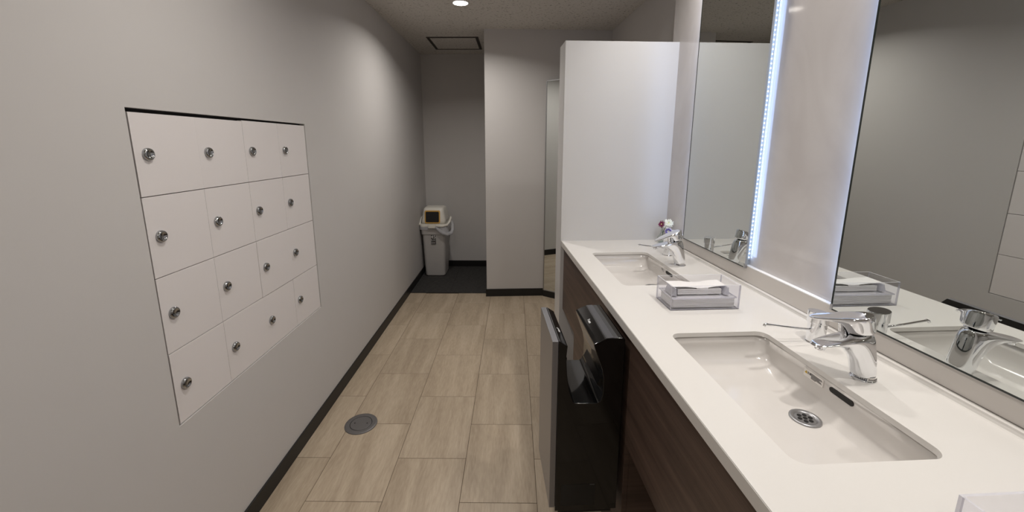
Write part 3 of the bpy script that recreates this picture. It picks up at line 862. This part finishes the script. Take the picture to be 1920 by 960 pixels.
# pale pictogram on the sloping fronts (hand mark and a short word block)
def slope_marks(pa, pb, yc, scale):
    a, b = Vector((pa[0], 0, pa[1])), Vector((pb[0], 0, pb[1])); t = (b - a); L = t.length; t.normalize()
    n = Vector((-t.z, 0, t.x)); 
    if n.z < 0: n = -n
    bm = bm_new()
    c = (a + b) / 2 + n * 0.0006 + Vector((0, yc, 0))
    ty = Vector((0, 1, 0))
    def bar(u0, v0, u1, v1, r=0.0007):
        tube(bm, [c + ty * u0 * scale + t * v0 * scale, c + ty * u1 * scale + t * v1 * scale], r * scale, 6)
    bar(0.006, -0.003, 0.009, 0.003); bar(0.012, -0.003, 0.009, 0.003); bar(0.009, 0.003, 0.009, 0.006); bar(0.006, 0.003, 0.013, 0.004)
    for k in range(4):
        u = 0.002 - 0.0042 * k
        bar(u, -0.003, u, 0.002 + 0.001 * (k % 2)); bar(u - 0.0022, -0.003, u - 0.0018, 0.002); bar(u, -0.003, u - 0.0022, -0.003)
    return bm
hd.part('front_mark', slope_marks((0.3225, 0.820), (0.362, 0.838), 1.28, 1.1), M['mark'])
hd.part('front_mark', slope_marks((0.241, 0.816), (0.2165, 0.8325), 1.23, 1.0), M['mark'])
lb = hd.part('rating_label', BX(0.232, 0.345, HY0 - 0.0006, HY0 + 0.001, 0.245, 0.325), M['dim'])
hd.part('fine_print', BX(0.327, 0.343, HY0 - 0.001, HY0, 0.322, 0.3245), plain('grey_print', srgb(95, 95, 95), 0.5), parent=lb)
hd.part('drain_tray', BX(0.225, 0.405, HY0 + 0.01, HY1 - 0.01, 0.205, 0.225), M['black2'], bevel=0.002)

# ================================================================== ACRYLIC PAPER BOXES
def make_box(x0, x1, y0, y1, label):
    h = 0.083; w = 0.004; z = ZC
    t = Thing('acrylic_box', label, 'box', ((x0 + x1) / 2, (y0 + y1) / 2, z), 'R', 'clear acrylic paper boxes')
    def panel(a):
        bm = bm_new(); box(bm, *a)
        dims = (a[1] - a[0], a[3] - a[2], a[5] - a[4]); thin = dims.index(min(dims))
        bm.faces.ensure_lookup_table()
        for f in bm.faces:
            nrm = f.normal if f.normal.length else None
            f.normal_update(); k = max(range(3), key=lambda i: abs(f.normal[i]))
            f.material_index = 0 if k == thin else 1
        return bm
    for a in ((x0, x1, y0, y0 + w, z, z + h), (x0, x1, y1 - w, y1, z, z + h), (x0, x0 + w, y0 + w + 1e-4, y1 - w - 1e-4, z, z + h), (x1 - w, x1, y0 + w + 1e-4, y1 - w - 1e-4, z, z + h)):
        t.part('side_wall', panel(a), [M['acrylic'], M['acr_edge']])
    t.part('bottom_plate', panel((x0 + w + 1e-4, x1 - w - 1e-4, y0 + w + 1e-4, y1 - w - 1e-4, z + 0.0003, z + 0.0040)), [M['acrylic'], M['acr_edge']])
    t.edges = panel
    return t
BX0, BX1, BY0, BY1 = 0.601, 0.834, 1.236, 1.354
b1 = make_box(BX0, BX1, BY0, BY1, 'clear open acrylic box of folded paper between the two basins')
copy_thing(b1, (0.7385, 0.371, ZC), 'clear open acrylic box cut off by the bottom right corner')
# folded papers: each sheet layer is its own thing in the pile
def sheet(x0, x1, y0, y1, z0, th, rz, label, curl=0.0, cat='paper'):
    bm = bm_new(); cx, cy = (x0 + x1) / 2, (y0 + y1) / 2
    n = 8; top, bot = [], []
    for i in range(n + 1):
        x = -(x1 - x0) / 2 + (x1 - x0) * i / n
        dz = curl * (abs(2 * i / n - 1) ** 2)
        for j in (0, 1):
            y = ((y1 - y0) / 2) * (1 if j else -1)
            top.append(bm.verts.new((x, y, th + dz))); bot.append(bm.verts.new((x, y, dz)))
    for i in range(n):
        a, b, c, d = 2 * i, 2 * i + 1, 2 * i + 3, 2 * i + 2
        bm.faces.new((top[a], top[d], top[c], top[b])); bm.faces.new((bot[a], bot[b], bot[c], bot[d]))
        bm.faces.new((top[a], bot[a], bot[d], top[d])); bm.faces.new((top[b], top[c], bot[c], bot[b]))
    bm.faces.new((top[0], top[1], bot[1], bot[0])); bm.faces.new((top[-1], top[-2], bot[-2], bot[-1]))
    o = finish(bm, 'folded_paper', M['paper'])
    o.location = R2W(cx, cy, z0); o.rotation_euler = (0, 0, TH + rz)
    return o
for i in range(7):
    o = sheet(BX0 + 0.012, BX1 - 0.012, BY0 + 0.010, BY1 - 0.012, ZC + 0.0046 + i * 0.0043, 0.0037, random.uniform(-0.016, 0.016), '')
    tag(o, 'folded white paper, %s in the flat stack under the clear press plate' % ('lowest', 'second from the bottom', 'third from the bottom', 'fourth, the middle one,', 'third from the top', 'second from the top', 'topmost')[i], 'paper', 'folded papers under the press plate')
pp = Thing('press_plate', 'clear acrylic press plate with upright ends lying on the paper stack', 'plate', (0.7175, 1.29, ZC + 0.036), 'R')
def clear_box(*a):
    bm = bm_new(); box(bm, *a); bm.normal_update()
    dims = (a[1] - a[0], a[3] - a[2], a[5] - a[4]); thin = dims.index(min(dims))
    for f in bm.faces:
        k = max(range(3), key=lambda i: abs(f.normal[i])); f.material_index = 0 if k == thin else 1
    return bm
zp = ZC + 0.0355
pp.part('base_plate', clear_box(BX0 + 0.006, BX1 - 0.006, BY0 + 0.007, BY1 - 0.007, zp, zp + 0.004), [M['acrylic'], M['acr_edge']])
for xa in (BX0 + 0.016, BX1 - 0.036):
    bm = bm_new()
    prism_y(bm, [(xa + 0.000, zp + 0.0041), (xa + 0.016, zp + 0.0041), (xa + 0.013, zp + 0.030), (xa + 0.009, zp + 0.030)], BY0 + 0.030, BY1 - 0.030)
    pp.part('upright_end', bm, [M['acr_edge']])
for i in range(4):
    o = sheet(BX0 + 0.040, BX1 - 0.042, BY0 + 0.040, BY1 - 0.022, zp + 0.0045 + i * 0.0045, 0.0038, random.uniform(-0.01, 0.01), '', 0.0)
    tag(o, 'folded white paper, %s in the upper stack on the clear press plate' % ('lowest', 'second from the bottom', 'third from the bottom', 'topmost flat one')[i], 'paper', 'folded papers on the press plate')
bm = bm_new()
zt = zp + 0.0226
x0_, x1_ = BX0 + 0.020, BX1 - 0.034
ym, yn = BY0 + 0.042, BY1 - 0.020
# top sheet: raised ends, dip in the middle, a flap folded down at the front
pr = [(x0_, 0.008), (x0_ + 0.05, 0.007), (x0_ + 0.085, 0.003), (x0_ + 0.10, 0.002), (x0_ + 0.125, 0.003), (x1_ - 0.03, 0.007), (x1_ + 0.008, 0.009)]
A = [[(x, ym, zt + h), (x, yn, zt + h + 0.002), (x, yn, zt + h + 0.0028), (x, ym, zt + h + 0.0008)] for x, h in pr]
loft(bm, A)
box(bm, x0_ + 0.085, x0_ + 0.125, ym - 0.0010, ym - 0.0002, zt - 0.020, zt + 0.003)
o = finish(bm, 'folded_paper', M['paper'], None, (0.7175, 1.29, zp + 0.022)); o.location = R2W(0.7175, 1.29, zp + 0.022); o.rotation_euler = (0, 0, TH)
tag(o, 'loose folded paper with a front flap lying topmost in the acrylic box', 'paper')

# ================================================================== VASE AND FLOWERS
VX, VY = 0.972, 2.165
vs = Thing('bud_vase', 'small clear glass bulb vase behind the far faucet', 'vase', (VX, VY, ZC), 'R')
bm = bm_new(); lathe(bm, VX, VY, [(0.016, ZC), (0.022, ZC + 0.004), (0.028, ZC + 0.018), (0.026, ZC + 0.032), (0.016, ZC + 0.046), (0.0095, ZC + 0.056), (0.0095, ZC + 0.066), (0.013, ZC + 0.072)], 28, cap1=False)
vs.part('bulb', bm, M['glass'], smooth=True)
bm = bm_new(); lathe(bm, VX, VY, [(0.0185, ZC + 0.003), (0.0245, ZC + 0.010), (0.0262, ZC + 0.018), (0.0255, ZC + 0.026)], 24)
vs.part('water', bm, M['glass'], smooth=True)
def flower(name, label, cx, cy, cz, r, layers, mats, tilt, sway):
    t = Thing(name, label, 'flower', (cx, cy, cz), 'R')
    bm = bm_new(); axis = Vector(tilt).normalized()
    q = Vector((0, 0, 1)).rotation_difference(axis)
    for L, (cnt, ln, elev, mi, wid) in enumerate(layers):
        for k in range(cnt):
            a = 2 * PI * k / cnt + 0.4 * L + random.uniform(-.08, .08)
            e = elev + random.uniform(-.12, .12); l_ = ln * random.uniform(0.88, 1.08)
            dirv = Vector((math.cos(a) * math.cos(e), math.sin(a) * math.cos(e), math.sin(e)))
            side = Vector((-math.sin(a), math.cos(a), 0)); nv = dirv.cross(side)
            pts = []
            for s, wq, lift in ((0.08, 0.35, 0), (0.45, 0.9, -0.04), (0.8, 1.0, 0.0), (1.0, 0.45, 0.06)):
                c_ = dirv * (l_ * s) + nv * (-l_ * lift)
                pts.append((c_ - side * wid * wq, c_ + nv * 0.0006, c_ + side * wid * wq))
            V = [[bm.verts.new(q @ p + Vector((cx, cy, cz))) for p in row] for row in pts]
            for i in range(3):
                for j in range(2):
                    f = bm.faces.new((V[i][j], V[i][j + 1], V[i + 1][j + 1], V[i + 1][j])); f.material_index = mi; f.smooth = True
    t.part('petals', bm, mats)
    bm = bm_new(); bmesh.ops.create_uvsphere(bm, u_segments=10, v_segments=6, radius=r * 0.2, matrix=Matrix.Translation(Vector((cx, cy, cz)) + axis * r * 0.1))
    t.part('centre', bm, M['petal_c'], smooth=True)
    bm = bm_new(); tube(bm, [Vector((cx, cy, cz)) - axis * 0.003, Vector(((cx + VX) / 2 + sway, (cy + VY) / 2, (cz + ZC + 0.06) / 2 + 0.008)), (VX + sway * 0.3, VY, ZC + 0.058), (VX - sway * 0.3, VY, ZC + 0.012)], 0.0013, 7)
    t.part('stem', bm, M['stem'], smooth=True)
flower('white_flower', 'white daisy-like flower, the largest bloom in the glass vase', 0.995, 2.150, 0.992, 0.026, ((16, 0.026, 0.05, 0, 0.0030), (14, 0.022, 0.45, 0, 0.0030), (10, 0.015, 0.9, 0, 0.0026)), [M['petal_w']], (-0.35, -0.75, 0.45), 0.002)
flower('burgundy_flower', 'dark burgundy flower on the left of the glass vase', 0.960, 2.155, 0.986, 0.020, ((13, 0.021, 0.1, 0, 0.0027), (11, 0.016, 0.6, 0, 0.0025)), [M['petal_r']], (-0.75, -0.45, 0.25), -0.002)
flower('violet_flower', 'violet and lavender flower drooping lowest in the glass vase', 0.988, 2.128, 0.951, 0.022, ((10, 0.022, 0.05, 1, 0.0050), (9, 0.018, 0.4, 0, 0.0045), (6, 0.011, 0.9, 1, 0.0030)), [M['petal_p'], M['petal_l']], (-0.4, -0.8, 0.1), 0.001)
